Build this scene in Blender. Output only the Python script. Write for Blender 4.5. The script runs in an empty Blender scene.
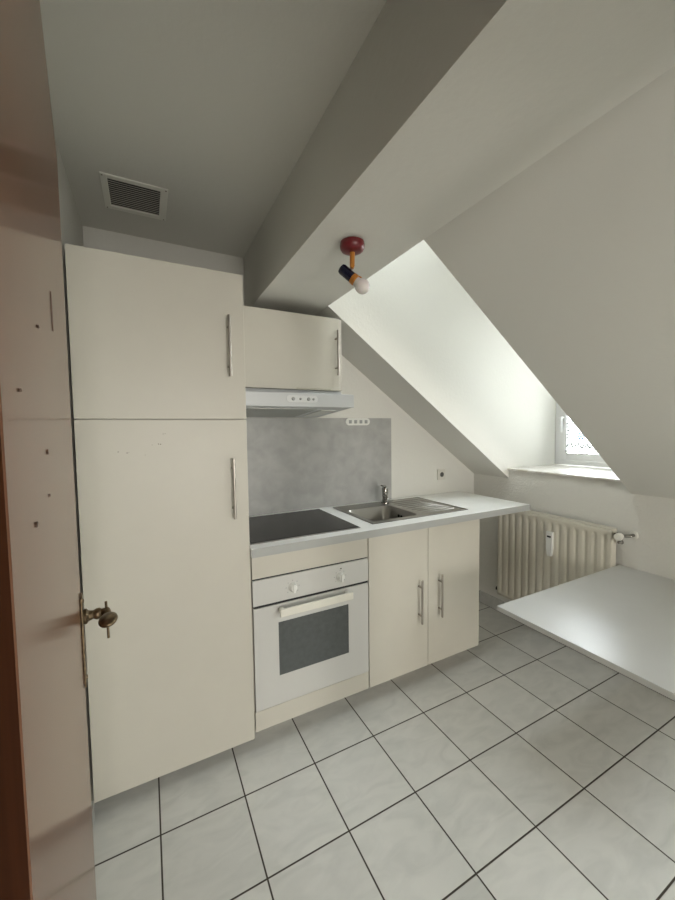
import bpy, bmesh, math, random
from mathutils import Vector, Matrix
random.seed(4)
sc = bpy.context.scene
COL = sc.collection

# ------------------------------------------------------------------ camera
CX, CY, CZ = 0.2230, -2.1643, 1.4251
YAW, PITCH, ROLL, FPX = 0.47723, -0.05603, -0.01301, 368.2
fwd = Vector((math.sin(YAW), math.cos(YAW), 0)); rgt = Vector((math.cos(YAW), -math.sin(YAW), 0)); upv = Vector((0, 0, 1))
c, s = math.cos(PITCH), math.sin(PITCH)
f2 = c*fwd + s*upv; u2 = -s*fwd + c*upv
c, s = math.cos(ROLL), math.sin(ROLL)
r3 = c*rgt + s*u2; u3 = -s*rgt + c*u2
cd = bpy.data.cameras.new('camera'); cam = bpy.data.objects.new('camera', cd); COL.objects.link(cam)
M = Matrix((r3, u3, -f2)).transposed().to_4x4(); M.translation = (CX, CY, CZ)
cam.matrix_world = M
cd.sensor_fit = 'VERTICAL'; cd.sensor_height = 36; cd.sensor_width = 27; cd.lens = FPX*36/900; cd.clip_start = 0.01
sc.camera = cam

# ------------------------------------------------------------------ materials
def mat(name, col, rough=.5, metal=0, bump=None, spec=None, var=None, coat=None, emit=None):
    m = bpy.data.materials.new(name); m.use_nodes = True
    nt = m.node_tree; b = nt.nodes['Principled BSDF']
    b.inputs['Base Color'].default_value = (*col, 1); b.inputs['Roughness'].default_value = rough; b.inputs['Metallic'].default_value = metal
    if spec is not None: b.inputs['Specular IOR Level'].default_value = spec
    if coat: b.inputs['Coat Weight'].default_value = coat
    tc = nt.nodes.new('ShaderNodeTexCoord')
    if var:   # (scale, amount, stretch)
        n = nt.nodes.new('ShaderNodeTexNoise'); n.inputs['Scale'].default_value = var[0]; n.inputs['Detail'].default_value = 6
        mp = nt.nodes.new('ShaderNodeMapping'); mp.inputs['Scale'].default_value = var[2] if len(var) > 2 else (1, 1, 1)
        nt.links.new(tc.outputs['Object'], mp.inputs['Vector']); nt.links.new(mp.outputs['Vector'], n.inputs['Vector'])
        r = nt.nodes.new('ShaderNodeMapRange'); r.inputs['From Min'].default_value = .3; r.inputs['From Max'].default_value = .7
        r.inputs['To Min'].default_value = 1-var[1]; r.inputs['To Max'].default_value = 1+var[1]
        nt.links.new(n.outputs['Fac'], r.inputs['Value'])
        mx = nt.nodes.new('ShaderNodeVectorMath'); mx.operation = 'SCALE'; mx.inputs[0].default_value = col
        nt.links.new(r.outputs['Result'], mx.inputs['Scale']); nt.links.new(mx.outputs['Vector'], b.inputs['Base Color'])
    if bump:  # (scale, strength, distance)
        n = nt.nodes.new('ShaderNodeTexNoise'); n.inputs['Scale'].default_value = bump[0]; n.inputs['Detail'].default_value = 4
        nt.links.new(tc.outputs['Object'], n.inputs['Vector'])
        bp = nt.nodes.new('ShaderNodeBump'); bp.inputs['Strength'].default_value = bump[1]; bp.inputs['Distance'].default_value = bump[2]
        nt.links.new(n.outputs['Fac'], bp.inputs['Height']); nt.links.new(bp.outputs['Normal'], b.inputs['Normal'])
    return m

WALLC = (.68, .668, .618)     # one paint for every wall, slope and ceiling
m_wall = mat('painted plaster', WALLC, .9, bump=(55, .35, .003), spec=.2)
m_wood_chip = mat('painted woodchip paper', WALLC, .85, bump=(70, .8, .005), spec=.25)
m_ceil = mat('painted ceiling', WALLC, .95, bump=(45, .3, .003), spec=.1)
m_cab = mat('cream laminate', (.535, .51, .44), .42, var=(9, .012), bump=(300, .05, .0005))
m_carc = mat('cream carcass board', (.53, .50, .44), .5)
m_top = mat('white worktop laminate', (.86, .86, .83), .3, var=(14, .02), bump=(200, .06, .0005))
m_edge = mat('grey worktop edge band', (.38, .385, .37), .45)
m_table = mat('white table laminate', (.53, .53, .51), .34, var=(7, .02), bump=(90, .12, .001), spec=1.0)
m_chrome = mat('chrome', (.30, .29, .27), .14, 1)
m_steel = mat('brushed steel', (.33, .315, .29), .3, 1, bump=(60, .05, .0006))
m_handle = mat('brushed nickel', (.40, .37, .33), .33, 1)
m_glass_black = mat('black ceramic glass', (.018, .016, .014), .16, spec=.25)
m_appl = mat('white enamel', (.54, .535, .505), .33)
m_appl2 = mat('white plastic', (.72, .72, .68), .35)
m_hand_w = mat('cream oven handle plastic', (.70, .68, .60), .4)
m_black = mat('black plastic', (.012, .012, .012), .5)
m_ovglass = mat('dark oven glass', (.085, .092, .09), .2, var=(40, .1), spec=.35)
m_hood = mat('light grey hood enamel', (.56, .575, .58), .35)
m_filter = mat('hood filter mesh', (.40, .41, .39), .5, .3, bump=(400, .5, .001))
m_grey = mat('grey print', (.33, .34, .33), .5)
m_rad = mat('cream radiator enamel', (.60, .565, .475), .4)
m_vent = mat('vent off white', (.80, .79, .73), .6)
m_ventd = mat('vent dark', (.012, .011, .01), .7)
m_ventl = mat('vent louver', (.42, .40, .36), .6)
m_red = mat('red lacquer', (.13, .008, .012), .35)
m_orange = mat('orange brass', (.50, .20, .035), .38, .45)
m_navy = mat('navy lacquer', (.004, .005, .022), .2)
m_bulb = mat('opal bulb glass', (.72, .68, .66), .2)
m_bulb.node_tree.nodes['Principled BSDF'].inputs['Subsurface Weight'].default_value = .2
m_door = mat('brown varnished wood', (.17, .078, .042), .17, var=(5, .16, (6, 6, .35)), spec=.05)
m_jamb = mat('dark red brown wood', (.045, .014, .005), .9, var=(12, .22, (8, 8, .5)), spec=.03)
m_scuff_reflection = mat('dark scuff', (.10, .055, .035), .5)
m_bronze = mat('aged bronze', (.19, .14, .085), .38, .9, var=(120, .35))
m_frame = mat('white window paint', (.80, .80, .79), .35)
m_mark = mat('brown speck', (.12, .09, .06), .8)
m_socket = mat('socket ivory plastic', (.62, .60, .54), .4)
m_dark = mat('dark socket well', (.08, .08, .075), .6)

def marble(name, a, b_, sc_, rough, dist=1.5):
    m = bpy.data.materials.new(name); m.use_nodes = True; nt = m.node_tree; b = nt.nodes['Principled BSDF']; b.inputs['Roughness'].default_value = rough
    tc = nt.nodes.new('ShaderNodeTexCoord'); n = nt.nodes.new('ShaderNodeTexNoise'); n.inputs['Scale'].default_value = sc_; n.inputs['Detail'].default_value = 8; n.inputs['Distortion'].default_value = dist
    nt.links.new(tc.outputs['Object'], n.inputs['Vector'])
    r = nt.nodes.new('ShaderNodeValToRGB'); r.color_ramp.elements[0].color = (*a, 1); r.color_ramp.elements[1].color = (*b_, 1)
    r.color_ramp.elements[0].position = .35; r.color_ramp.elements[1].position = .65
    nt.links.new(n.outputs['Fac'], r.inputs['Fac']); nt.links.new(r.outputs['Color'], b.inputs['Base Color'])
    return m
m_splash = marble('grey concrete look laminate', (.33, .328, .312), (.40, .396, .378), 11, .5, .3)
m_sill = marble('pale marble sill', (.62, .58, .50), (.80, .78, .74), 9, .3)

def tile_mat():
    m = bpy.data.materials.new('grey marbled floor tile'); m.use_nodes = True; nt = m.node_tree; L = nt.links.new; b = nt.nodes['Principled BSDF']
    tc = nt.nodes.new('ShaderNodeTexCoord')
    sp = nt.nodes.new('ShaderNodeSeparateXYZ'); L(tc.outputs['Object'], sp.inputs[0])
    def math_(op, a, b2=None, c2=None):
        n = nt.nodes.new('ShaderNodeMath'); n.operation = op
        for i, v in enumerate((a, b2, c2)):
            if v is None: continue
            if isinstance(v, (int, float)): n.inputs[i].default_value = v
            else: L(v, n.inputs[i])
        return n.outputs[0]
    S, SY, GX, GY = .2974, .3008, 1.4040, -.7815
    def axis(o, g, p):
        q = math_('DIVIDE', math_('SUBTRACT', o, g), p)
        fr = math_('FRACT', q); d = math_('MINIMUM', fr, math_('SUBTRACT', 1., fr))
        return math_('MULTIPLY', d, p), math_('FLOOR', q)
    dx, ix = axis(sp.outputs['X'], GX, S); dy, iy = axis(sp.outputs['Y'], GY, SY)
    d = math_('MINIMUM', dx, dy)
    g = nt.nodes.new('ShaderNodeMapRange'); g.inputs['From Min'].default_value = .0021; g.inputs['From Max'].default_value = .0034; L(d, g.inputs['Value'])
    cid = math_('ADD', math_('MULTIPLY', ix, 17.3), math_('MULTIPLY', iy, 7.7))
    # marbling shifted per tile
    off = nt.nodes.new('ShaderNodeCombineXYZ'); L(cid, off.inputs['X']); L(cid, off.inputs['Z'])
    va = nt.nodes.new('ShaderNodeVectorMath'); va.operation = 'ADD'; L(tc.outputs['Object'], va.inputs[0]); L(off.outputs[0], va.inputs[1])
    mp = nt.nodes.new('ShaderNodeMapping'); mp.inputs['Rotation'].default_value = (0, 0, .5); mp.inputs['Scale'].default_value = (4, 9, 4); L(va.outputs[0], mp.inputs['Vector'])
    n = nt.nodes.new('ShaderNodeTexNoise'); n.inputs['Scale'].default_value = 1.6; n.inputs['Detail'].default_value = 7; n.inputs['Distortion'].default_value = 1.2; L(mp.outputs[0], n.inputs['Vector'])
    r = nt.nodes.new('ShaderNodeValToRGB'); e = r.color_ramp.elements
    e[0].position = .30; e[0].color = (.56, .56, .525, 1); e[1].position = .62; e[1].color = (.64, .635, .595, 1); L(n.outputs['Fac'], r.inputs['Fac'])
    wn = nt.nodes.new('ShaderNodeTexWhiteNoise'); wn.noise_dimensions = '1D'; L(cid, wn.inputs['W'])
    tv = nt.nodes.new('ShaderNodeMapRange'); tv.inputs['To Min'].default_value = .965; tv.inputs['To Max'].default_value = 1.03; L(wn.outputs['Value'], tv.inputs['Value'])
    sc2 = nt.nodes.new('ShaderNodeVectorMath'); sc2.operation = 'SCALE'; L(r.outputs['Color'], sc2.inputs[0]); L(tv.outputs[0], sc2.inputs['Scale'])
    mx = nt.nodes.new('ShaderNodeMix'); mx.data_type = 'RGBA'; L(g.outputs[0], mx.inputs[0]); mx.inputs[6].default_value = (.045, .036, .026, 1); L(sc2.outputs[0], mx.inputs[7])
    L(mx.outputs[2], b.inputs['Base Color'])
    rr = nt.nodes.new('ShaderNodeMapRange'); rr.inputs['To Min'].default_value = .9; rr.inputs['To Max'].default_value = .3; L(g.outputs[0], rr.inputs['Value']); L(rr.outputs[0], b.inputs['Roughness'])
    g2 = nt.nodes.new('ShaderNodeMapRange'); g2.inputs['From Min'].default_value = .001; g2.inputs['From Max'].default_value = .005; L(d, g2.inputs['Value'])
    hh = math_('ADD', g2.outputs[0], math_('MULTIPLY', n.outputs['Fac'], .25))
    bp = nt.nodes.new('ShaderNodeBump'); bp.inputs['Strength'].default_value = .5; bp.inputs['Distance'].default_value = .0015; L(hh, bp.inputs['Height']); L(bp.outputs[0], b.inputs['Normal'])
    return m
m_floor = tile_mat()
def base_mat():
    m = marble('grey skirting tile', (.42, .42, .39), (.50, .50, .47), 8, .35); nt = m.node_tree; b = nt.nodes['Principled BSDF']
    src = b.inputs['Base Color'].links[0].from_socket
    tc = nt.nodes.new('ShaderNodeTexCoord'); br = nt.nodes.new('ShaderNodeTexBrick'); br.offset = 0; br.squash = 1
    br.inputs['Scale'].default_value = 1; br.inputs['Brick Width'].default_value = .3; br.inputs['Row Height'].default_value = 1; br.inputs['Mortar Size'].default_value = .0016
    mp = nt.nodes.new('ShaderNodeMapping'); mp.inputs['Location'].default_value = (.18, .5, 0)
    sp = nt.nodes.new('ShaderNodeSeparateXYZ'); cb = nt.nodes.new('ShaderNodeCombineXYZ')
    ad = nt.nodes.new('ShaderNodeMath'); ad.operation = 'ADD'
    nt.links.new(tc.outputs['Object'], sp.inputs[0]); nt.links.new(sp.outputs['X'], ad.inputs[0]); nt.links.new(sp.outputs['Y'], ad.inputs[1])
    nt.links.new(ad.outputs[0], cb.inputs['X']); nt.links.new(sp.outputs['Z'], cb.inputs['Y']); nt.links.new(cb.outputs[0], mp.inputs['Vector']); nt.links.new(mp.outputs[0], br.inputs['Vector'])
    mx = nt.nodes.new('ShaderNodeMix'); mx.data_type = 'RGBA'; nt.links.new(br.outputs['Fac'], mx.inputs[0]); nt.links.new(src, mx.inputs[6]); mx.inputs[7].default_value = (.06, .05, .04, 1)
    nt.links.new(mx.outputs[2], b.inputs['Base Color']); return m
m_base = base_mat()
def glass_mat():
    m = bpy.data.materials.new('clear window glass'); m.use_nodes = True; nt = m.node_tree; nt.nodes.remove(nt.nodes['Principled BSDF'])
    o = nt.nodes['Material Output']; t = nt.nodes.new('ShaderNodeBsdfTransparent'); g = nt.nodes.new('ShaderNodeBsdfGlossy'); g.inputs['Roughness'].default_value = .02
    f = nt.nodes.new('ShaderNodeFresnel'); f.inputs['IOR'].default_value = 1.45; mx = nt.nodes.new('ShaderNodeMixShader')
    nt.links.new(f.outputs[0], mx.inputs[0]); nt.links.new(t.outputs[0], mx.inputs[1]); nt.links.new(g.outputs[0], mx.inputs[2]); nt.links.new(mx.outputs[0], o.inputs[0]); return m
m_glass = glass_mat()
def lace_mat():
    m = bpy.data.materials.new('white lace'); m.use_nodes = True; nt = m.node_tree; nt.nodes.remove(nt.nodes['Principled BSDF'])
    o = nt.nodes['Material Output']; t = nt.nodes.new('ShaderNodeBsdfTransparent'); d = nt.nodes.new('ShaderNodeBsdfDiffuse'); d.inputs[0].default_value = (.9, .9, .9, 1)
    tl = nt.nodes.new('ShaderNodeBsdfTranslucent'); tl.inputs[0].default_value = (.9, .9, .9, 1)
    a = nt.nodes.new('ShaderNodeMixShader'); a.inputs[0].default_value = .6; nt.links.new(d.outputs[0], a.inputs[1]); nt.links.new(tl.outputs[0], a.inputs[2])
    mx = nt.nodes.new('ShaderNodeMixShader'); mx.inputs[0].default_value = .45
    nt.links.new(t.outputs[0], mx.inputs[1]); nt.links.new(a.outputs[0], mx.inputs[2]); nt.links.new(mx.outputs[0], o.inputs[0]); return m
m_lace = lace_mat()
m_thread = mat('grey lace thread', (.10, .12, .11), .8)
m_blue = mat('blue lace thread', (.22, .42, .68), .8)

# ------------------------------------------------------------------ mesh helpers
class MB:
    def __init__(self): self.bm = bmesh.new()
    def box(self, x0, x1, y0, y1, z0, z1, R=None):
        x0, x1 = sorted((x0, x1)); y0, y1 = sorted((y0, y1)); z0, z1 = sorted((z0, z1))
        v = [self.bm.verts.new((x, y, z)) for x in (x0, x1) for y in (y0, y1) for z in (z0, z1)]
        for f in ((0, 1, 3, 2), (4, 6, 7, 5), (0, 4, 5, 1), (2, 3, 7, 6), (0, 2, 6, 4), (1, 5, 7, 3)): self.bm.faces.new([v[i] for i in f])
        if R: bmesh.ops.transform(self.bm, matrix=R, verts=v)
        return self
    def prism(self, pts, axis, a0, a1):      # pts 2D polygon; axis 0/1/2 extruded
        def P(p, a):
            return {0: (a, p[0], p[1]), 1: (p[0], a, p[1]), 2: (p[0], p[1], a)}[axis]
        A = [self.bm.verts.new(P(p, a0)) for p in pts]; B = [self.bm.verts.new(P(p, a1)) for p in pts]; n = len(pts)
        self.bm.faces.new(A); self.bm.faces.new(B[::-1])
        for i in range(n): self.bm.faces.new([A[i], B[i], B[(i+1) % n], A[(i+1) % n]])
        return self
    def rings(self, rings, cap=True):
        R = [[self.bm.verts.new(p) for p in r] for r in rings]; n = len(R[0])
        for a, b in zip(R, R[1:]):
            for i in range(n): self.bm.faces.new([a[i], a[(i+1) % n], b[(i+1) % n], b[i]])
        if cap: self.bm.faces.new(R[0][::-1]); self.bm.faces.new(R[-1])
        return self
    def lathe(self, o, ax, prof, n=32, sx=1, sy=1, ref=None):   # prof: (distance along axis, radius)
        ax = Vector(ax).normalized(); o = Vector(o)
        e = Vector(ref) if ref else (Vector((0, 0, 1)) if abs(ax.z) < .9 else Vector((1, 0, 0)))
        a = (e - ax*e.dot(ax)).normalized(); b = ax.cross(a)
        return self.rings([[o + ax*t + (a*math.cos(k*2*math.pi/n)*sx + b*math.sin(k*2*math.pi/n)*sy)*max(r, 1e-5) for k in range(n)] for t, r in prof])
    def cyl(self, p, q, r, n=20, r2=None):
        p, q = Vector(p), Vector(q); return self.lathe(p, q-p, [(0, r), ((q-p).length, r if r2 is None else r2)], n)
    def tube(self, pts, rad, n=12, sx=1, sy=1, ref=(0, 0, 1)):
        pts = [Vector(p) for p in pts]; rad = rad if isinstance(rad, (list, tuple)) else [rad]*len(pts); rr = []
        for i, p in enumerate(pts):
            t = (pts[min(i+1, len(pts)-1)] - pts[max(i-1, 0)]).normalized()
            e = Vector(ref) if abs(t.dot(Vector(ref))) < .95 else Vector((1, 0, 0))
            a = (e - t*e.dot(t)).normalized(); b = t.cross(a)
            rr.append([p + (a*math.cos(k*2*math.pi/n)*sx + b*math.sin(k*2*math.pi/n)*sy)*rad[i] for k in range(n)])
        return self.rings(rr)
    def build(self, name, m, parent=None, bevel=0, smooth=False, seg=2):
        bmesh.ops.recalc_face_normals(self.bm, faces=self.bm.faces)
        me = bpy.data.meshes.new(name); self.bm.to_mesh(me); self.bm.free()
        o = bpy.data.objects.new(name, me); COL.objects.link(o); me.materials.append(m)
        if smooth:
            for p in me.polygons: p.use_smooth = True
            e = o.modifiers.new('split', 'EDGE_SPLIT'); e.split_angle = math.radians(35)
        if bevel:
            b = o.modifiers.new('bevel', 'BEVEL'); b.width = bevel; b.segments = seg; b.limit_method = 'ANGLE'
            if not smooth:
                for p in me.polygons: p.use_smooth = True
                b.harden_normals = True
        if parent: o.parent = parent; o.matrix_parent_inverse = parent.matrix_world.inverted() if False else Matrix.Translation(-parent.location) if parent.type == 'EMPTY' and parent.parent is None else Matrix.Identity(4)
        return o
def empty(name, loc, label, cat, group=None):
    o = bpy.data.objects.new(name, None); o.location = loc; COL.objects.link(o); o.empty_display_size = .05
    o['label'] = label; o['category'] = cat
    if group: o['group'] = group
    return o
def tag(o, label, cat, group=None):
    o['label'] = label; o['category'] = cat
    if group: o['group'] = group
    return o
def struct(o, label=None):
    o['kind'] = 'structure'
    if label: o['label'] = label; 
    return o
def lab(o, l): o['label'] = l; return o

# ------------------------------------------------------------------ room constants
X2, K, XL, ZL, XB, H1 = 2.6034, 1.047, 1.1256, 2.0963, .7527, 2.411
Y1, Y2, ZS, X3, YF = -.3295, -1.109, 1.1214, 3.1555, -2.0
def zslope(x): return ZL - (x-XL)*(ZL-K)/(X2-XL)
ZD = 3.1            # dormer ceiling
DX0, DX1 = .178, .985  # doorway

def S(name, mb, m, label=None, **k): return struct(mb.build(name, m, **k), label)
S('floor', MB().box(-.7, 2.75, .1, -6.6, -.1, 0), m_floor, 'pale grey marbled square floor tiles with dark grout')
S('wall_back', MB().box(-.1, 2.75, 0, .1, 0, 2.9), m_wall, 'white kitchen wall behind the worktop')
S('wall_left', MB().box(-.1, -.012, 0, -2.12, 0, 2.5), m_wall, 'white wall to the left of the tall cabinet')
S('wall_right', MB().box(X2, 2.75, 0, Y1, 0, K).box(X2, 2.75, Y1, Y2, 0, ZS-.014).box(X2, 2.75, Y2, -6.6, 0, K).box(2.75, 3.3, Y1+.04, Y2-.04, .95, ZS-.014), m_wood_chip, 'low white woodchip wall below the slope and dormer window')
sl = MB()
poly = [(XL, ZL), (X2, K), (2.75, K), (2.75, K+.13), (XL, ZL+.22)]
S('ceiling_slope', MB().prism(poly, 1, 0, Y1+.003), m_ceil, 'narrow white slope between kitchen wall and dormer'); WA, WB, WYA, WYB = 1.60, 2.30, -2.6, -3.2      # unseen roof window added further back to light the floor
sl.prism(poly, 1, Y2-.003, WYA); sl.prism(poly, 1, WYB, -6.6)
def zo(x): return ZL+.22 + (x-XL)*(K+.13-ZL-.22)/(2.75-XL)
sl.prism([(XL, ZL), (WA, zslope(WA)), (WA, zo(WA)), (XL, ZL+.22)], 1, WYA, WYB)
sl.prism([(WB, zslope(WB)), (X2, K), (2.75, K), (2.75, K+.13), (WB, zo(WB))], 1, WYA, WYB)
wf = MB()
for a_, b_, ya, yb in ((WA, WA+.05, WYA, WYB), (WB-.05, WB, WYA, WYB), (WA+.05, WB-.05, WYA, WYA-.05), (WA+.05, WB-.05, WYB+.05, WYB)):
    wf.prism([(a_, zslope(a_)+.06), (b_, zslope(b_)+.06), (b_, zslope(b_)+.12), (a_, zslope(a_)+.12)], 1, ya, yb)
S('added_slope_window', wf, m_frame)  # frame of the added roof window
S('ceiling_slope', sl, m_ceil, 'large sloping attic ceiling to the right of the dormer')
ch = [(XL, ZL), (X2, K), (X2, ZS-.015), (3.3, ZS-.015), (3.3, ZD), (XL, ZD)]
ch2 = [(XL, ZL+.24), (2.76, K+.15), (2.76, ZS-.015), (3.3, ZS-.015), (3.3, ZD), (XL, ZD)]
S('wall_dormer_left', MB().prism(ch, 1, Y1, Y1+.003).prism(ch2, 1, Y1+.003, Y1+.04), m_wall, 'bright white left cheek wall of the dormer')
S('wall_dormer_right', MB().prism(ch, 1, Y2, Y2-.003).prism(ch2, 1, Y2-.003, Y2-.04), m_wall)
S('wall_dormer_front', MB().box(X3, 3.3, Y1, Y2, 2.46, ZD), m_wall)
KX0, KX1, KY0, KY1 = 1.22, 1.70, -.56, -.92     # unseen skylight added over the dormer shaft to brighten its cheek
S('ceiling_dormer', MB().box(XL, KX0, Y1+.04, Y2-.04, ZD, ZD+.08).box(KX1, 3.3, Y1+.04, Y2-.04, ZD, ZD+.08).box(KX0, KX1, Y1+.04, KY0, ZD, ZD+.08).box(KX0, KX1, KY1, Y2-.04, ZD, ZD+.08), m_ceil)
S('added_dormer_skylight', MB().box(KX0, KX1, KY0, KY0-.04, ZD+.01, ZD+.07).box(KX0, KX1, KY1, KY1+.04, ZD+.01, ZD+.07).box(KX0, KX0+.04, KY0-.04, KY1+.04, ZD+.01, ZD+.07).box(KX1-.04, KX1, KY0-.04, KY1+.04, ZD+.01, ZD+.07), m_frame, bevel=.003)  # frame of the added skylight
S('ceiling_dropped', MB().box(XB, XL, 0, -6.6, ZL, 3.18), m_ceil, 'lower white ceiling strip that carries the red lamp')
S('ceiling', MB().box(-.1, XB, 0, -2.12, H1, 2.5), m_ceil, 'higher white ceiling above the tall cabinet with a vent')
# doorway the photographer stands in; beside it the room opens to the space behind
S('wall_front', MB().box(-.012, DX0-.03, YF, -2.12, 0, 2.411).box(DX1+.03, 1.10, YF, -2.12, 0, ZL).box(DX0-.03, DX1+.03, YF, -2.12, 2.04, ZL).box(DX0-.03, XB, YF, -2.12, ZL, 2.411), m_wall)
S('wall_hall_left', MB().box(-.7, -.6, -2.12, -6.6, 0, 2.5).box(-.6, -.1, -2.02, -2.12, 0, 2.5), m_wall)
BX0, BX1, BZ0, BZ1 = .40, 1.40, .50, 1.88
S('wall_hall_back', MB().box(-.6, BX0, -6.5, -6.6, 0, 2.5).box(BX1, 2.7, -6.5, -6.6, 0, 2.5).box(BX0, BX1, -6.5, -6.6, 0, BZ0).box(BX0, BX1, -6.5, -6.6, BZ1, 2.5), m_wall)
S('ceiling_hall', MB().box(-.7, XB, -2.12, -6.6, 2.411, 2.5), m_ceil)
fr = MB()
fr.box(BX0, BX1, -6.53, -6.59, BZ0, BZ0+.05).box(BX0, BX1, -6.53, -6.59, BZ1-.05, BZ1).box(BX0, BX0+.05, -6.53, -6.59, BZ0+.05, BZ1-.05).box(BX1-.05, BX1, -6.53, -6.59, BZ0+.05, BZ1-.05).box(.87, .93, -6.53, -6.59, BZ0+.05, BZ1-.05)
S('added_back_window', fr, m_frame, bevel=.003)  # unseen window added behind the camera to go with the fill light
S('added_sky_blocker', MB().box(BX0, BX1, -6.591, -6.6, BZ0, BZ1), m_frame)  # opaque panel added to keep sky light out of this opening
# baseboards (tiles)
S('baseboard_right', MB().box(X2-.009, X2, -.009, -6.5, 0, .093), m_base, 'grey tile skirting below the radiator')
S('baseboard_back', MB().box(2.02, X2, 0, -.009, 0, .093), m_base)
S('baseboard_left', MB().box(-.012, 0, -.605, YF, 0, .07), m_base)

# window_1 in the dormer
w1 = struct(bpy.data.objects.new('window_1', None), 'white dormer window, bright daylight outside'); COL.objects.link(w1); w1.location = (X3, (Y1+Y2)/2, ZS)
a, b = Y1, Y2
F = MB(); x0, x1 = X3, X3+.07
F.box(x0, x1, a, a-.055, ZS, 2.46).box(x0, x1, b, b+.055, ZS, 2.46).box(x0, x1, a-.055, b+.055, ZS, ZS+.042).box(x0, x1, a-.055, b+.055, 2.41, 2.46)
F.build('window_frame', m_frame, w1, bevel=.004)
F = MB(); x0, x1 = X3-.012, X3-.0005; a2, b2, z0, z1 = a-.052, b+.052, ZS+.039, 2.413
F.box(x0, x1, a2, a2-.05, z0, z1).box(x0, x1, b2, b2+.05, z0, z1).box(x0, x1, a2-.05, b2+.05, z0, z0+.058).box(x0, x1, a2-.05, b2+.05, z1-.055, z1)
sash = F.build('sash', m_frame, w1, bevel=.004)
MB().box(X3-.009, X3-.004, a2-.045, b2+.045, z0+.05, z1-.05).build('pane', m_glass, sash)
g = MB(); g.box(X3-.018, X3-.012, a2-.006, a2-.036, 1.44, 1.51); g.cyl((X3-.018, a2-.02, 1.495), (X3-.045, a2-.02, 1.495), .008); g.tube([(X3-.045, a2-.02, 1.50), (X3-.05, a2-.02, 1.47), (X3-.05, a2-.021, 1.42), (X3-.045, a2-.022, 1.38)], [.01, .011, .011, .009], 12)
g.build('window_handle', m_frame, w1, smooth=True)
S('trim_1', MB().box(X2-.022, X3, Y1-.001, Y2+.001, ZS-.013, ZS), m_sill, 'pale marble window sill in the dormer', bevel=.003)

# lace curtain on the sash
lc = empty('lace_curtain', (X3-.03, -.7, 1.23), 'white lace curtain with a blue flower hanging against the dormer window', 'curtain')
xc = X3-.022
cv = MB(); cols = 64; ys = [a2-.042 + (b2-a2+.084)*i/cols for i in range(cols+1)]; zs_ = [1.222+(2.3-1.222)*j/6 for j in range(7)]
def wob(y): return xc + .004*math.sin(y*70)
vs = [[cv.bm.verts.new((wob(y), y, z if j else z + .006*math.cos(y*2*math.pi/.04))) for y in ys] for j, z in enumerate(zs_)]
for j in range(6):
    for i in range(cols): cv.bm.faces.new([vs[j][i], vs[j][i+1], vs[j+1][i+1], vs[j+1][i]])
cur = cv.build('lace_panel', m_lace, lc, smooth=True)
rod = MB().cyl((xc, a2-.03, 2.3), (xc, b2+.03, 2.3), .005); rod.build('curtain_rod', m_frame, lc, smooth=True)
th = MB(); xt = xc-.007
def line(pts, r=.0016): th.tube([(xt, y, z) for y, z in pts], r*3.4, 6)
line([(-.43, 1.234), (-.99, 1.234)], .0014)
for y in (-.475, -.489, -.73, -.744, -.93, -.944): line([(y, 1.285), (y, 1.60)], .0012)
yb = -.44
for k in range(9):
    y = yb - k*.058
    line([(y, 1.262), (y-.012, 1.292), (y-.022, 1.276), (y-.03, 1.298), (y-.042, 1.272), (y-.055, 1.262)], .0018)
    line([(y-.022, 1.276), (y-.02, 1.252), (y-.034, 1.252)], .0014)
for k in range(5): line([(-.452+.008*math.sin(k*2), 1.33+k*.028), (-.444, 1.34+k*.028)], .002)
th.build('scroll_embroidery', m_thread, lc)
for (fy, fz) in ((-.545, 1.350), (-.76, 1.40), (-.66, 1.56), (-.86, 1.60)):
    fl = MB()
    for k in range(6):
        t = k*math.pi/3; fl.lathe((xt, fy+.020*math.cos(t), fz+.020*math.sin(t)), (1, 0, 0), [(-.0012, .0), (-.0012, .0095), (.0012, .0095), (.0012, 0)], 10)
    fl.lathe((xt-.001, fy, fz), (1, 0, 0), [(-.0012, 0), (-.0012, .01), (.0012, .01), (.0012, 0)], 10)
    fl.build('blue_flower', m_blue, lc)

# ------------------------------------------------------------------ door (open leaf) and its frame
AN = math.radians(6.8)
Fx, Fy = .080, -1.197
dd = Vector((-math.sin(AN), math.cos(AN), 0)); nn = Vector((math.cos(AN), math.sin(AN), 0)); FE = Vector((Fx, Fy, 0))
def DP(t, off, z): return FE - dd*t + nn*off + Vector((0, 0, z))     # t back from the free edge, off out of the face
d1 = struct(bpy.data.objects.new('door_1', None), 'brown varnished wooden door standing open at the left'); COL.objects.link(d1); d1.location = DP(.79, 0, 0)
def dbox(mb, t0, t1, o0, o1, z0, z1):
    R = Matrix(((-dd.x, nn.x, 0, FE.x), (-dd.y, nn.y, 0, FE.y), (0, 0, 1, 0), (0, 0, 0, 1)))
    return mb.box(t0, t1, o0, o1, z0, z1, R)
dbox(MB(), 0, .785, -.04, 0, .006, 1.99).build('door_leaf', m_door, d1, bevel=.003)
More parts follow.
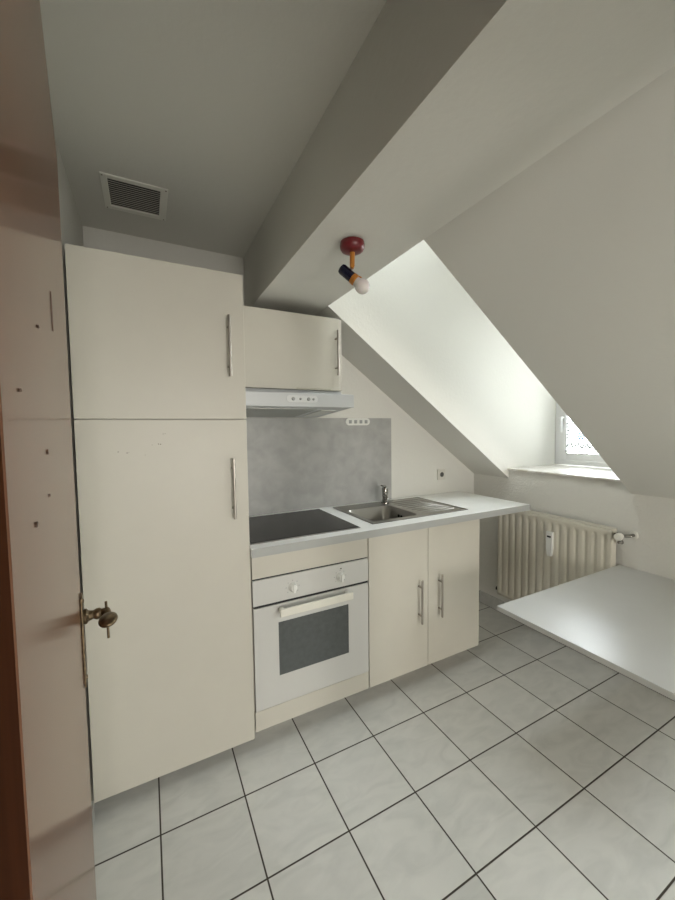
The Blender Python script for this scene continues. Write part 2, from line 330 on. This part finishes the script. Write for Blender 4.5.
# scuffs in the varnish, plus a painted streak of reflected handle
def scuff_reflection(t, z, w, h, seed):
    random.seed(seed); n = 10
    P_ = [DP(t + w*.3*math.cos(k*2*math.pi/n)*random.uniform(.6, 1), .0002, z + h*.35*math.sin(k*2*math.pi/n)*random.uniform(.7, 1)) for k in range(n)]
    Q_ = [p + nn*.0006 for p in P_]; MB().rings([P_, Q_]).build('scuff_reflection_mark', m_scuff_reflection, d1)
for i, (t, z, w, h) in enumerate([(.62, 1.505, .018, .004), (.733, 1.447, .012, .003), (.60, 1.41, .014, .007), (.604, 1.375, .008, .004), (.698, 1.371, .012, .005), (.45, 1.56, .03, .07)]): scuff_reflection(t, z, w, h, i)  # the last, tallest mark paints the reflection of a cabinet handle
ep = MB(); dbox(ep, .026, .066, .0005, .0045, .893, 1.083)
esc = ep.build('escutcheon', m_bronze, d1, bevel=.0015)
k = MB()
for z in (.905, 1.071): k.lathe(DP(.046, .004, z), nn, [(0, .005), (.002, .0045), (.003, .002)], 12)
k.build('screw', m_bronze, esc, smooth=True)
hm = MB()
hm.lathe(DP(.046, .004, 1.036), nn, [(0, .015), (.006, .016), (.010, .011), (.018, .009), (.024, .012), (.030, .0115), (.034, .0085), (.042, .008)], 20)
hm.tube([DP(.046, .034, 1.034), DP(.047, .040, 1.036), DP(.052, .045, 1.038), DP(.062, .047, 1.036), DP(.075, .047, 1.034)], [.008, .0095, .0095, .008, .007], 16)
hm.build('door_handle', m_bronze, d1, smooth=True)
kn = MB(); ke = [(.026*(1-math.cos(math.radians(q))), .0178*math.sin(math.radians(q))) for q in range(0, 181, 12)]
kn.lathe(DP(.066, .047, 1.0385), (-dd.x, -dd.y, -.06), ke, 24, sx=.55, sy=1, ref=(nn.x*-.17, nn.y*-.17, 1))
kn.build('handle_knob', m_bronze, d1, smooth=True)
MB().tube([DP(.050, .0455, 1.060), DP(.050, .0465, 1.02), DP(.050, .0475, .978)], .0026, 8).build('handle_pin', m_bronze, d1, smooth=True)
for z in (.25, 1.7):
    MB().cyl(DP(.792, .004, z-.04), DP(.792, .004, z+.04), .007, 14).build('hinge', m_bronze, d1, smooth=True)
S('trim_2', MB().box(DX0-.03, DX0, YF+.006, -2.126, 0, 2.04).box(DX1, DX1+.03, YF+.006, -2.126, 0, 2.04).box(DX0, DX1, YF+.006, -2.126, 2.0, 2.04)
  .box(DX0-.08, DX0-.03, YF-.1205, -2.135, 0, 2.09).box(DX1+.03, DX1+.08, YF-.1205, -2.135, 0, 2.09), m_jamb, 'dark brown wooden door frame at the left edge', bevel=.003)

# ------------------------------------------------------------------ bar handles
def bar_handle(parent, x, z0, z1, yd, m=m_handle):
    h = MB(); y = yd-.032
    h.cyl((x, y, z0), (x, y, z1), .0062, 16)
    for z in (z0+.042, z1-.042): h.cyl((x, yd, z), (x, y, z), .005, 12)
    return lab(h.build('handle', m, parent, smooth=True), 'brushed metal bar handle')

# ------------------------------------------------------------------ tall cabinet
YD = -.6; TH = .018
tc = empty('tall_cabinet', (.3, -.3, 0), 'tall cream kitchen cabinet with two stacked doors beside the open door', 'cabinet')
m_ = MB(); cz0 = .066
m_.box(.004, .020, -.02, YD+TH+.001, cz0, 2.060).box(.582, .598, -.02, YD+TH+.001, cz0, 2.060).box(.020, .582, -.02, YD+TH+.001, cz0, cz0+.018).box(.020, .582, -.02, YD+TH+.001, 2.042, 2.060).box(.020, .582, -.02, YD+TH+.001, 1.462, 1.480).box(.02, .582, -.02, -.03, cz0+.018, 2.042)
m_.build('carcass', m_carc, tc, bevel=.001)
MB().box(.02, .582, -.48, -.496, 0, cz0).box(.03, .046, -.06, -.48, 0, cz0).box(.556, .572, -.06, -.48, 0, cz0).build('plinth', m_carc, tc)
d = lab(MB().box(-.0005, .600, YD, YD+TH, 1.4735, 2.068).build('door', m_cab, tc, bevel=.0015), 'upper door'); bar_handle(d, .534, 1.646, 1.889, YD)
d = lab(MB().box(-.0005, .600, YD, YD+TH, .056, 1.4705).build('door', m_cab, tc, bevel=.0015), 'lower door'); bar_handle(d, .536, 1.060, 1.311, YD)
for x, z, r in ((.128, 1.353, .0022), (.156, 1.348, .0025), (.162, 1.35, .0014), (.24, 1.375, .0016), (.262, 1.378, .0025), (.269, 1.377, .0025), (.279, 1.416, .0018), (.286, 1.417, .0016), (.215, 1.338, .0014)):
    MB().lathe((x, YD-.0004, z), (0, 1, 0), [(0, r), (.0006, r)], 8, sx=.7).build('brown_speck', m_mark, d)

# ------------------------------------------------------------------ oven housing + oven
ZW, TK = .918, .038
ZU = ZW-TK
oh = empty('oven_cabinet', (.9, -.3, 0), 'cream base cabinet that houses the white built-in oven', 'cabinet')
MB().box(.602, .618, -.02, YD+TH, .09, ZU).box(1.182, 1.198, -.02, YD+TH, .09, ZU).box(.618, 1.182, -.02, YD+TH, .09, .106).box(.618, 1.182, -.02, -.03, .106, ZU).build('carcass', m_carc, oh, bevel=.001)
MB().box(.61, 1.19, -.48, -.496, 0, .09).box(.63, .646, -.06, -.48, 0, .09).box(1.15, 1.166, -.06, -.48, 0, .09).build('plinth', m_carc, oh)
MB().box(.606, 1.1965, YD, YD+TH, .776, ZU-.003).build('fascia_panel', m_cab, oh, bevel=.0012)
MB().box(.606, 1.1965, YD, YD+TH, .083, .173).build('bottom_panel', m_cab, oh, bevel=.0012)
ov = empty('oven', (.9, -.3, .106), 'white built-in oven with two knobs and a dark glass window', 'oven')
MB().box(.624, 1.176, -.05, YD+TH+.006, .112, .768).build('oven_body', m_black, ov)
for g0, g1, gy in ((.6442, .6548, .001), (.7702, .7758, .003), (.1732, .1778, .003)): MB().box(.609, 1.194, YD+gy, YD+TH, g0, g1).build('gap_shade_strip', m_black, ov)  # black strips stand in for the shade inside the panel gaps
cp = MB().box(.606, 1.1965, YD-.004, YD+TH+.006, .655, .770).build('control_panel', m_appl, ov, bevel=.0015)
for x in (.79, 1.035):
    kt = MB()
    for i in range(7):
        t = math.radians(-130 + i*260/6); px_, pz_ = x+.031*math.sin(t), .708+.031*math.cos(t)
        kt.box(px_-.0022, px_+.0022, YD-.0046, YD-.004, pz_-.0022, pz_+.0022)
    kt.build('dial_marks', m_grey, cp)
MB().lathe((1.04, YD-.004, .747), (0, -1, 0), [(0, .0035), (.002, .003)], 10).build('indicator_light', m_black, cp)
for x in (.79, 1.035):
    kb = MB().lathe((x, YD-.004, .708), (0, -1, 0), [(0, .021), (.006, .020), (.008, .018), (.018, .016), (.022, .013)], 28)
    kb.box(x-.005, x+.005, YD-.018, YD-.032, .690, .726)
    kb.build('knob', m_appl2, ov, smooth=True)
od = MB(); gx0, gx1, gz0, gz1 = .719, 1.080, .311, .560
od.box(.608, gx0, YD-.004, YD+TH, .178, .644).box(gx1, 1.1945, YD-.004, YD+TH, .178, .644).box(gx0, gx1, YD-.004, YD+TH, .178, gz0).box(gx0, gx1, YD-.004, YD+TH, gz1, .644)
od = od.build('oven_door', m_appl, ov)
MB().box(gx0, gx1, YD-.0025, YD+.004, gz0, gz1).build('oven_window', m_ovglass, od)
hb = MB().box(.715, 1.082, YD-.040, YD-.052, .603, .638).box(.722, .742, YD-.004, YD-.040, .611, .630).box(1.055, 1.075, YD-.004, YD-.040, .611, .630)
lab(hb.build('oven_handle', m_hand_w, od, bevel=.003), 'cream bar handle')

# ------------------------------------------------------------------ sink cabinet
sk = empty('sink_cabinet', (1.6, -.3, 0), 'cream base cabinet with two doors below the sink', 'cabinet')
MB().box(1.202, 1.218, -.02, YD+TH, .09, ZU).box(1.978, 1.994, -.02, YD+TH, .09, ZU).box(1.218, 1.978, -.02, YD+TH, .09, .106).box(1.218, 1.978, -.02, -.03, .106, ZU-.1).box(1.218, 1.978, YD+TH, YD+TH+.016, ZU-.06, ZU).build('carcass', m_carc, sk, bevel=.001)
MB().box(1.21, 1.98, -.48, -.496, 0, .09).box(1.23, 1.246, -.06, -.48, 0, .09).box(1.95, 1.966, -.06, -.48, 0, .09).build('plinth', m_carc, sk)
d = lab(MB().box(1.202, 1.591, YD, YD+TH, .083, ZU-.003).build('door', m_cab, sk, bevel=.0012), 'left door'); bar_handle(d, 1.525, .354, .597, YD)
d = lab(MB().box(1.594, 1.996, YD, YD+TH, .083, ZU-.003).build('door', m_cab, sk, bevel=.0012), 'right door'); bar_handle(d, 1.670, .357, .601, YD)

# ------------------------------------------------------------------ worktop with cut-outs
WX1, WYF = 2.4324, -.624
hob = (.624, 1.170, -.548, -.064)      # cut-outs
snk = (1.290, 1.955, -.510, -.070)
wt = empty('worktop', (1.5, -.3, ZU), 'long white worktop with grey front edge over the base cabinets', 'worktop')
b_ = MB(); x0 = .602; y0f = WYF+.002
def slab(ax, bx, ay, by): b_.box(ax, bx, ay, by, ZU, ZW)
slab(x0, hob[0], y0f, -.001); slab(hob[0], hob[1], y0f, hob[2]); slab(hob[0], hob[1], hob[3], -.001)
slab(hob[1], snk[0], y0f, -.001); slab(snk[0], snk[1], y0f, snk[2]); slab(snk[0], snk[1], snk[3], -.001); slab(snk[1], WX1-.001, y0f, -.001)
b_.build('worktop_board', m_top, wt)
MB().box(x0, WX1, WYF, y0f, ZU, ZW-.0005).box(WX1-.001, WX1, y0f, -.001, ZU, ZW-.0005).build('edge_band', m_edge, wt)

# cooktop
ct = empty('cooktop', (.9, -.3, ZW), 'black glass cooktop set into the worktop next to the tall cabinet', 'cooktop')
MB().box(.613, 1.180, -.560, -.054, ZW, ZW+.004).build('steel_rim', m_steel, ct, bevel=.0012)
MB().box(.618, 1.175, -.553, -.059, ZW+.004, ZW+.0065).build('glass_plate', m_glass_black, ct, bevel=.0015)
MB().box(.63, 1.165, -.54, -.07, ZU-.004, ZW).build('cooktop_body', m_black, ct)

# sink
si = empty('sink', (1.62, -.29, ZW), 'stainless steel sink with a right drainboard set into the worktop', 'sink')
bx0, bx1, by0, by1 = 1.302, 1.628, -.492, -.165   # basin opening
def rrect(x0, x1, y0, y1, r, z, n=6):
    out = []
    for cx, cy, a0 in ((x1-r, y1-r, 0), (x0+r, y1-r, 90), (x0+r, y0+r, 180), (x1-r, y0+r, 270)):
        for k in range(n+1):
            t = math.radians(a0+90*k/n); out.append((cx+r*math.cos(t), cy+r*math.sin(t), z))
    return out
SX0, SX1, SY0, SY1 = 1.274, 1.972, -.532, -.053
bs = MB(); zt = ZW+.003
bs.rings([rrect(bx0, bx1, by0, by1, .045, zt), rrect(bx0+.004, bx1-.004, by0+.004, by1-.004, .045, zt-.006), rrect(bx0+.014, bx1-.014, by0+.014, by1-.014, .05, zt-.11), rrect(bx0+.03, bx1-.03, by0+.03, by1-.03, .05, zt-.145), rrect(bx0+.07, bx1-.07, by0+.07, by1-.07, .04, zt-.150), rrect(bx0+.13, bx1-.13, by0+.13, by1-.13, .03, zt-.152)], cap=False)
bs.bm.faces.new([v for v in bs.bm.verts][-28:])
bas = bs.build('basin', m_steel, si, smooth=True)
so = bas.modifiers.new('thick', 'SOLIDIFY'); so.thickness = .0012; so.offset = 0
MB().lathe(((bx0+bx1)/2, (by0+by1)/2, zt-.152), (0, 0, 1), [(0, .035), (.002, .035), (.003, .028), (.0015, .02), (.0015, .0)], 24).build('drain', m_chrome, bas, smooth=True)
ovf = MB()
for yy in (-.30, -.33): ovf.lathe((bx1-.0125, yy, zt-.045), (-1, 0, 0), [(0, .009), (.002, .009)], 16)
ovf.build('overflow_holes', m_black, bas)
# rim: frame around basin + drainboard with ridges
rim = MB()
rim.box(SX0, bx0, SY0, SY1, ZW, zt).box(bx0, bx1, SY0, by0, ZW, zt).box(bx0, bx1, by1, SY1, ZW, zt).box(bx1, SX1, SY0, SY1, ZW, ZW+.0015)
for (cx, cy, sx_, sy_) in ((bx0, by0, 1, 1), (bx1, by0, -1, 1), (bx0, by1, 1, -1), (bx1, by1, -1, -1)):   # corner fillets
    pts = [(cx, cy)]+[(cx+sx_*.045*(1-math.cos(t)), cy+sy_*.045*(1-math.sin(t))) for t in [math.radians(q) for q in range(0, 91, 15)]]
    rim.prism(pts, 2, zt-.0015, zt)
e = .006   # raised outer lip
rim.box(bx1, SX1, SY0, SY0+e, ZW, zt+.0012).box(SX0, SX1, SY1-e, SY1, ZW, zt+.0012).box(SX1-e, SX1, SY0, SY1, ZW, zt+.0012).box(SX0, SX0+e, SY0, SY1, ZW, zt+.0012).box(SX0, bx1, SY0, SY0+e, ZW, zt+.0012)
rim.build('rim', m_steel, si, bevel=.001)
for i in range(8):
    y = -.115-.048*i
    r = MB(); pr = [(0, .0005), (.012, .003), (.03, .0045), (.23, .0045), (.262, .003), (.275, .0005)]
    r.rings([[(1.668+t, y+rad*2.6*math.cos(k*math.pi/6), ZW+.001+rad*max(0, math.sin(k*math.pi/6))*1.1) for k in range(0, 12)] for t, rad in pr])
    r.build('drainboard_ridge', m_steel, si, smooth=True)

# faucet
fx, fy = 1.642, -.112
fa = empty('faucet', (fx, fy, zt), 'small chrome mixer faucet at the back corner of the sink', 'faucet')
MB().lathe((fx, fy, zt), (0, 0, 1), [(0, .027), (.006, .026), (.009, .021), (.05, .019), (.075, .020), (.10, .021), (.108, .017), (.112, .008)], 24).build('faucet_body', m_chrome, fa, smooth=True)
MB().tube([(fx, fy, zt+.05), (fx-.03, fy-.05, zt+.062), (fx-.055, fy-.095, zt+.068), (fx-.07, fy-.12, zt+.06), (fx-.072, fy-.124, zt+.048)], [.014, .013, .012, .011, .010], 14).build('spout', m_chrome, fa, smooth=True)
MB().tube([(fx, fy, zt+.108), (fx-.012, fy-.014, zt+.119), (fx-.035, fy-.030, zt+.124), (fx-.055, fy-.042, zt+.130)], [.013, .011, .0085, .007], 12, .6, 1.1).build('lever', m_chrome, fa, smooth=True)

# ------------------------------------------------------------------ splashback, hook rail, socket
tag(MB().box(.602, 1.7724, -.0005, -.006, ZW, 1.4995).build('splashback', m_splash, bevel=.0006), 'grey concrete-look splashback panel on the kitchen wall', 'panel')
hr = empty('hook_rail', (1.494, -.006, 1.4735), 'small white rounded rail with four grey hooks at the splashback top', 'hooks')
def pill(x0, x1, z0, z1, ya, yb, m, n=10):
    r = (z1-z0)/2; zc = (z0+z1)/2
    pts = [(x1-r+r*math.cos(t), zc+r*math.sin(t)) for t in [math.radians(-90+180*k/n) for k in range(n+1)]]+[(x0+r+r*math.cos(t), zc+r*math.sin(t)) for t in [math.radians(90+180*k/n) for k in range(n+1)]]
    return m.prism(pts, 1, ya, yb)
pill(1.401, 1.588, 1.450, 1.4985, -.0065, -.016, MB()).build('rail_plate', m_appl2, hr, bevel=.002)
for i in range(4):
    x = 1.433+.041*i
    q = MB().box(x-.011, x+.011, -.016, -.0185, 1.463, 1.486).box(x-.006, x+.006, -.0185, -.026, 1.463, 1.468)
    q.build('hook', m_grey, hr, bevel=.001)
ps = empty('power_socket', (2.244, 0, 1.065), 'square ivory power socket on the kitchen wall below the slope', 'socket')
MB().box(2.204, 2.284, -.0005, -.011, 1.024, 1.106).build('cover_plate', m_socket, ps, bevel=.003)
MB().lathe((2.244, -.0108, 1.065), (0, -1, 0), [(0, .024), (.003, .024), (.003, .0195)], 28).build('socket_ring', m_socket, ps, smooth=True)
MB().lathe((2.244, -.0125, 1.065), (0, -1, 0), [(0, .0195), (.0025, .0185)], 24).build('socket_well', m_dark, ps)

# ------------------------------------------------------------------ wall cabinet + hood
YU = -.35
wc = empty('wall_cabinet', (.9, -.17, 1.637), 'small cream wall cabinet with one door above the range hood', 'cabinet')
MB().box(.602, .618, -.001, YU+TH+.001, 1.640, 2.026).box(1.182, 1.198, -.001, YU+.006, 1.640, 2.026).box(.618, 1.182, -.001, YU+TH+.001, 1.640, 1.656).box(.618, 1.182, -.001, YU+TH+.001, 2.010, 2.026).box(.618, 1.182, -.001, -.009, 1.656, 2.01).build('carcass', m_carc, wc, bevel=.001)
d = MB().box(.603, 1.180, YU, YU+TH, 1.637, 2.028).build('door', m_cab, wc, bevel=.0015); bar_handle(d, 1.157, 1.717, 1.958, YU)
MB().box(.925, 1.125, YU-.0006, YU+.001, 1.6385, 1.6455).build('faded_strip', mat('beige worn strip', (.42, .40, .31), .6), d)

ho = empty('range_hood', (.9, -.25, 1.5), 'light grey slim range hood under the small wall cabinet', 'range hood')
YH = -.482; hx0, hx1 = .604, 1.194
hbm = MB().prism([(-.007, 1.5015), (-.007, 1.636), (YU+.02, 1.636), (YU-.012, 1.606), (YH+.012, 1.606), (YH+.012, 1.5395)], 0, hx0, hx1)
hbm.build('hood_body', m_hood, ho, bevel=.0015)
vz = MB().box(hx0, hx1, YH, YH+.012, 1.5375, 1.603).build('front_panel', m_hood, ho, bevel=.002)
pl = pill(.822, .985, 1.558, 1.592, YH-.0025, YH, MB()).build('control_plate', mat('hood control plate', (.66, .67, .67), .35), ho, bevel=.001)
for x, r in ((.856, .009), (.893, .006), (.936, .009), (.962, .006)):
    MB().lathe((x, YH-.0025, 1.575), (0, -1, 0), [(0, r), (.004, r*.95), (.006, r*.7)], 16).build('hood_button', m_grey, pl, smooth=True)
# filter below, following the sloped underside
def und(y): return 1.5015+(y+.007)*(1.5395-1.5015)/(YH+.012+.007)
MB().prism([(-.06, und(-.06)-.003), (-.40, und(-.40)-.003), (-.40, und(-.40)+.001), (-.06, und(-.06)+.001)], 0, .66, 1.02).build('grease_filter', m_filter, ho)
MB().prism([(-.10, und(-.10)-.0035), (-.36, und(-.36)-.0035), (-.36, und(-.36)+.001), (-.10, und(-.10)+.001)], 0, 1.06, 1.15).build('lamp_cover', m_appl2, ho)

# ------------------------------------------------------------------ radiator
ra = empty('radiator', (2.55, -.685, .175), 'cream ribbed panel radiator on the wall under the dormer window', 'radiator')
RX, ry0, ry1, rz0, rz1 = 2.520, -1.061, -.309, .175, .843
PITCH_R = .0522; NF = 14; yfirst = -1.024
ys = []; n_ = NF*12
ys = [ry0 + (ry1-ry0)*i/n_ for i in range(n_+1)]
zz = [rz0, rz0+.004, rz0+.02, rz0+.035, rz0+.05, rz0+.065, rz0+.08] + [rz0+.08+(rz1-.08-rz0-.08)*k/6 for k in range(1, 6)] + [rz1-.08, rz1-.065, rz1-.05, rz1-.04, rz1-.03, rz1-.02, rz1-.004, rz1]
def depth(y, z):
    ph = (y-yfirst)/PITCH_R; fr_ = abs(ph-round(ph))       # 0 at channel centre
    if round(ph) < 0 or round(ph) > NF-1: return 0
    w = .25
    t = max(0., 1-(fr_/w)**2); t = t**.8 if t > 0 else 0
    e1 = min(1, max(0, (rz1-.032-z)/.022)); e0 = min(1, max(0, (z-rz0-.032)/.022))
    dent = .0035*max(0, 1-((z-(rz1-.058))/.020)**2)
    return (.0055*t+dent*(t > 0)*min(1, t*1.5))*min(1, e1)*min(1, e0)
rm = MB(); V = [[rm.bm.verts.new((RX+depth(y, z)+(.004 if z in (rz0, rz1) else 0), y, z)) for y in ys] for z in zz]
for j in range(len(zz)-1):
    for i in range(n_): rm.bm.faces.new([V[j][i], V[j][i+1], V[j+1][i+1], V[j+1][i]])
fp = rm.build('front_panel', m_rad, ra, smooth=True); so = fp.modifiers.new('thick', 'SOLIDIFY'); so.thickness = .003; so.offset = 1 if False else -1
fp.modifiers.move(0, 1) if False else None
MB().box(RX+.016, RX+.052, ry0+.002, ry0+.006, rz0+.01, rz1-.003).box(RX+.016, RX+.052, ry1-.006, ry1-.002, rz0+.01, rz1-.003).box(RX+.016, RX+.052, ry0+.006, ry1-.006, rz1-.008, rz1-.003).box(RX+.016, RX+.030, ry0+.02, ry1-.02, rz0+.02, rz1-.02).box(RX+.003, RX+.016, ry0+.001, ry1-.001, rz1-.012, rz1-.001).box(RX+.003, RX+.016, ry0, ry0+.004, rz0+.01, rz1-.003).box(RX+.003, RX+.016, ry1-.004, ry1, rz0+.01, rz1-.003).box(RX-.0005, RX+.054, ry0, ry1, rz1-.0005, rz1+.002).build('casing', m_rad, ra)
for y in (-.445, -.925): MB().box(RX+.052, X2-.0005, y-.015, y+.015, .55, .75).build('wall_bracket', m_rad, ra)
MB().cyl((RX+.025, ry1, rz0+.03), (RX+.025, ry1+.022, rz0+.03), .008, 12).cyl((RX+.025, ry1+.014, rz0+.03), (RX+.025, ry1+.026, rz0+.03), .014, 12).build('bleed_plug', m_black, ra, smooth=True)
va = MB(); vx = RX+.028; vzv = .812
va.cyl((vx, ry0, vzv), (vx, ry0-.03, vzv), .010, 16); va.cyl((vx, ry0-.012, vzv), (vx, ry0-.022, vzv), .0155, 6)
va.cyl((vx, ry0-.03, vzv+.014), (vx, ry0-.03, vzv-.045), .011, 14); va.cyl((vx, ry0-.03, vzv-.03), (vx, ry0-.03, vzv-.042), .0145, 6)
va.tube([(vx, ry0-.03, vzv), (vx+.004, ry0-.055, vzv+.004), (vx+.016, ry0-.068, vzv+.006), (X2-.001, ry0-.070, vzv+.006)], .009, 12)
lab(va.build('valve', m_chrome, ra, smooth=True), 'worn chrome valve')
MB().lathe((vx-.004, ry0-.030, vzv), (-1, -.15, 0), [(0, .013), (.004, .019), (.02, .021), (.04, .020), (.046, .014), (.047, .0)], 22).build('valve_knob', m_socket, ra, smooth=True)
MB().lathe((X2, ry0-.070, vzv+.006), (-1, 0, 0), [(0, .022), (.006, .019), (.009, .012)], 22).build('wall_rosette', m_socket, ra, smooth=True)
hmx = empty('heat_meter', (RX, -.715, .66), 'narrow white heat meter clipped to the front of the radiator', 'meter')
mm = MB().prism([(-.692, .749), (-.692, .640), (-.700, .590), (-.724, .590), (-.732, .640), (-.732, .749)], 0, RX-.022, RX)
mm.build('meter_case', m_appl2, hmx, bevel=.003)
MB().box(RX-.0226, RX-.0215, -.699, -.725, .712, .723).build('display', m_black, hmx)

# ------------------------------------------------------------------ table
TZ = .630; TX0 = 1.583
tb = empty('wall_table', (2.1, -1.5, TZ-.024), 'white rectangular tabletop fixed to the wall right of the radiator', 'table')
MB().box(TX0, X2-.001, -1.064, -1.995, TZ-.022, TZ).build('tabletop', m_table, tb, bevel=.0018)
MB().box(X2-.022, X2-.0005, -1.09, -1.97, TZ-.062, TZ-.0222).build('wall_batten', m_carc, tb)
for y in (-1.25, -1.80):
    MB().prism([(X2-.001, TZ-.0222), (2.22, TZ-.0222), (2.22, TZ-.045), (X2-.03, .33), (X2-.001, .33)], 1, y, y-.018).build('support_bracket', m_carc, tb, bevel=.001)

# ------------------------------------------------------------------ ceiling lamp
lp = empty('spot_lamp', (.903, -.985, ZL), 'red ceiling spotlight with navy holder and bare white bulb', 'lamp')
cx, cy = .903, -.985
MB().lathe((cx, cy, ZL), (0, 0, -1), [(0, .036), (.004, .036), (.004, .043), (.014, .0445), (.024, .0435), (.032, .039), (.037, .030), (.0385, .016), (.039, .0)], 36).build('ceiling_base', m_red, lp, smooth=True)
R_, U_ = r3, u3
def LP(px, pz, dep=0): # metres along the image right / up from the stem foot
    return Vector((cx, cy, ZL-.039)) + Vector((R_.x, R_.y, 0)).normalized()*px + Vector((0, 0, pz)) + Vector((fwd.x, fwd.y, 0))*dep
MB().tube([LP(0, .001), LP(-.001, -.046)], [.0095, .0085], 16).build('stem', m_orange, lp, smooth=True)
MB().lathe(LP(-.001, -.049, .004), -fwd, [(0, .008), (.016, .008)], 16).build('swivel_joint', m_orange, lp, smooth=True)
ax = Vector((R_.x, R_.y, 0)).normalized()*.72 + Vector((0, 0, -.66)) - fwd*.10
ax.normalize()
o0 = LP(-.042, -.046, .014)
MB().lathe(o0, ax, [(0, .010), (.003, .0165), (.010, .019), (.058, .0185)], 28).build('lamp_holder', m_navy, lp, smooth=True)
MB().lathe(o0+ax*.058, ax, [(0, .0195), (.014, .0205), (.018, .017)], 28).tube([o0+ax*.070+Vector((0, 0, .018)), o0+ax*.10+Vector((0, 0, .024))-fwd*.008], .003, 8).build('collar', m_orange, lp, smooth=True)
bulbp = [(.0, .012), (.006, .017)]+[(.006+.028-.028*math.cos(t)+.001, .0265*math.sin(t)) for t in [math.radians(q) for q in range(45, 181, 9)]]
MB().lathe(o0+ax*.070, ax, bulbp, 28).build('bulb', m_bulb, lp, smooth=True)

# ------------------------------------------------------------------ ceiling vent
ve = empty('ceiling_vent', (.218, -.345, H1), 'rectangular louvred air vent in the higher ceiling above the tall cabinet', 'vent')
vx0, vx1, vy0, vy1 = .100, .338, -.470, -.226; ix0, ix1, iy0, iy1 = .124, .310, -.450, -.253
f = MB().box(vx0, ix0, vy0, vy1, H1, H1-.006).box(ix1, vx1, vy0, vy1, H1, H1-.006).box(ix0, ix1, vy0, iy0, H1, H1-.006).box(ix0, ix1, iy1, vy1, H1, H1-.006)
f.build('vent_frame', m_vent, ve, bevel=.001)
MB().box(ix0, ix1, iy0, iy1, H1, H1-.0008).build('vent_backing', m_ventd, ve)
for i in range(14):
    y = iy0+.007+(iy1-iy0-.012)*i/13
    MB().prism([(y-.0012, H1-.0010), (y+.0012, H1-.0010), (y+.0012, H1-.0030), (y-.0012, H1-.0030)], 0, ix0, ix1).build('louvre', m_ventl, ve)
for x, y in ((.108, -.462), (.330, -.462), (.330, -.234), (.108, -.234)):
    MB().lathe((x, y, H1-.006), (0, 0, -1), [(0, .003), (.0015, .002)], 10).build('screw', m_mark, ve)

# ------------------------------------------------------------------ light
w = bpy.data.worlds.new('daylight'); sc.world = w; w.use_nodes = True; nt = w.node_tree; bg = nt.nodes['Background']
tcw = nt.nodes.new('ShaderNodeTexCoord'); spw = nt.nodes.new('ShaderNodeSeparateXYZ'); nt.links.new(tcw.outputs['Generated'], spw.inputs[0])
rmp = nt.nodes.new('ShaderNodeValToRGB'); rmp.color_ramp.elements[0].position = .46; rmp.color_ramp.elements[0].color = (.30, .31, .28, 1)
rmp.color_ramp.elements[1].position = .53; rmp.color_ramp.elements[1].color = (.90, .97, 1.0, 1)
mr = nt.nodes.new('ShaderNodeMapRange'); mr.inputs['From Min'].default_value = -1; nt.links.new(spw.outputs['Z'], mr.inputs['Value']); nt.links.new(mr.outputs[0], rmp.inputs['Fac'])
nt.links.new(rmp.outputs['Color'], bg.inputs['Color']); bg.inputs['Strength'].default_value = 24.5
def area(name, loc, rot, sx, sy, power, col=(1, 1, 1), portal=False):
    l = bpy.data.lights.new(name, 'AREA'); l.shape = 'RECTANGLE'; l.size = sx; l.size_y = sy; l.energy = power; l.color = col
    if portal: l.cycles.is_portal = True
    o = bpy.data.objects.new(name, l); o.location = loc; o.rotation_euler = rot; COL.objects.link(o); return o
area('window_portal', (X3+.12, (Y1+Y2)/2, 1.78), (0, math.radians(90), 0), 1.35, .77, 1, portal=True)
# portals of the added roof windows, then fill at the added back window
area('added_skylight_portal', ((KX0+KX1)/2, (KY0+KY1)/2, ZD+.10), (0, 0, 0), .48, .36, 1, portal=True)
xm = (WA+WB)/2
area('added_slope_portal', (xm+.1, (WYA+WYB)/2, zslope(xm)+.17), (0, math.atan((ZL-K)/(X2-XL)), 0), 1.0, .6, 1, portal=True)
area('added_fill_light', (.90, -6.52, 1.19), (math.radians(90), 0, 0), .9, 1.28, 110, (1, .965, .915))  # fill added out of view to brighten the cabinet fronts and kitchen wall

sc.view_settings.view_transform = 'Standard'; sc.view_settings.look = 'None'; sc.view_settings.gamma = 1; sc.view_settings.use_curve_mapping = False
sc.view_settings.exposure = 0.0
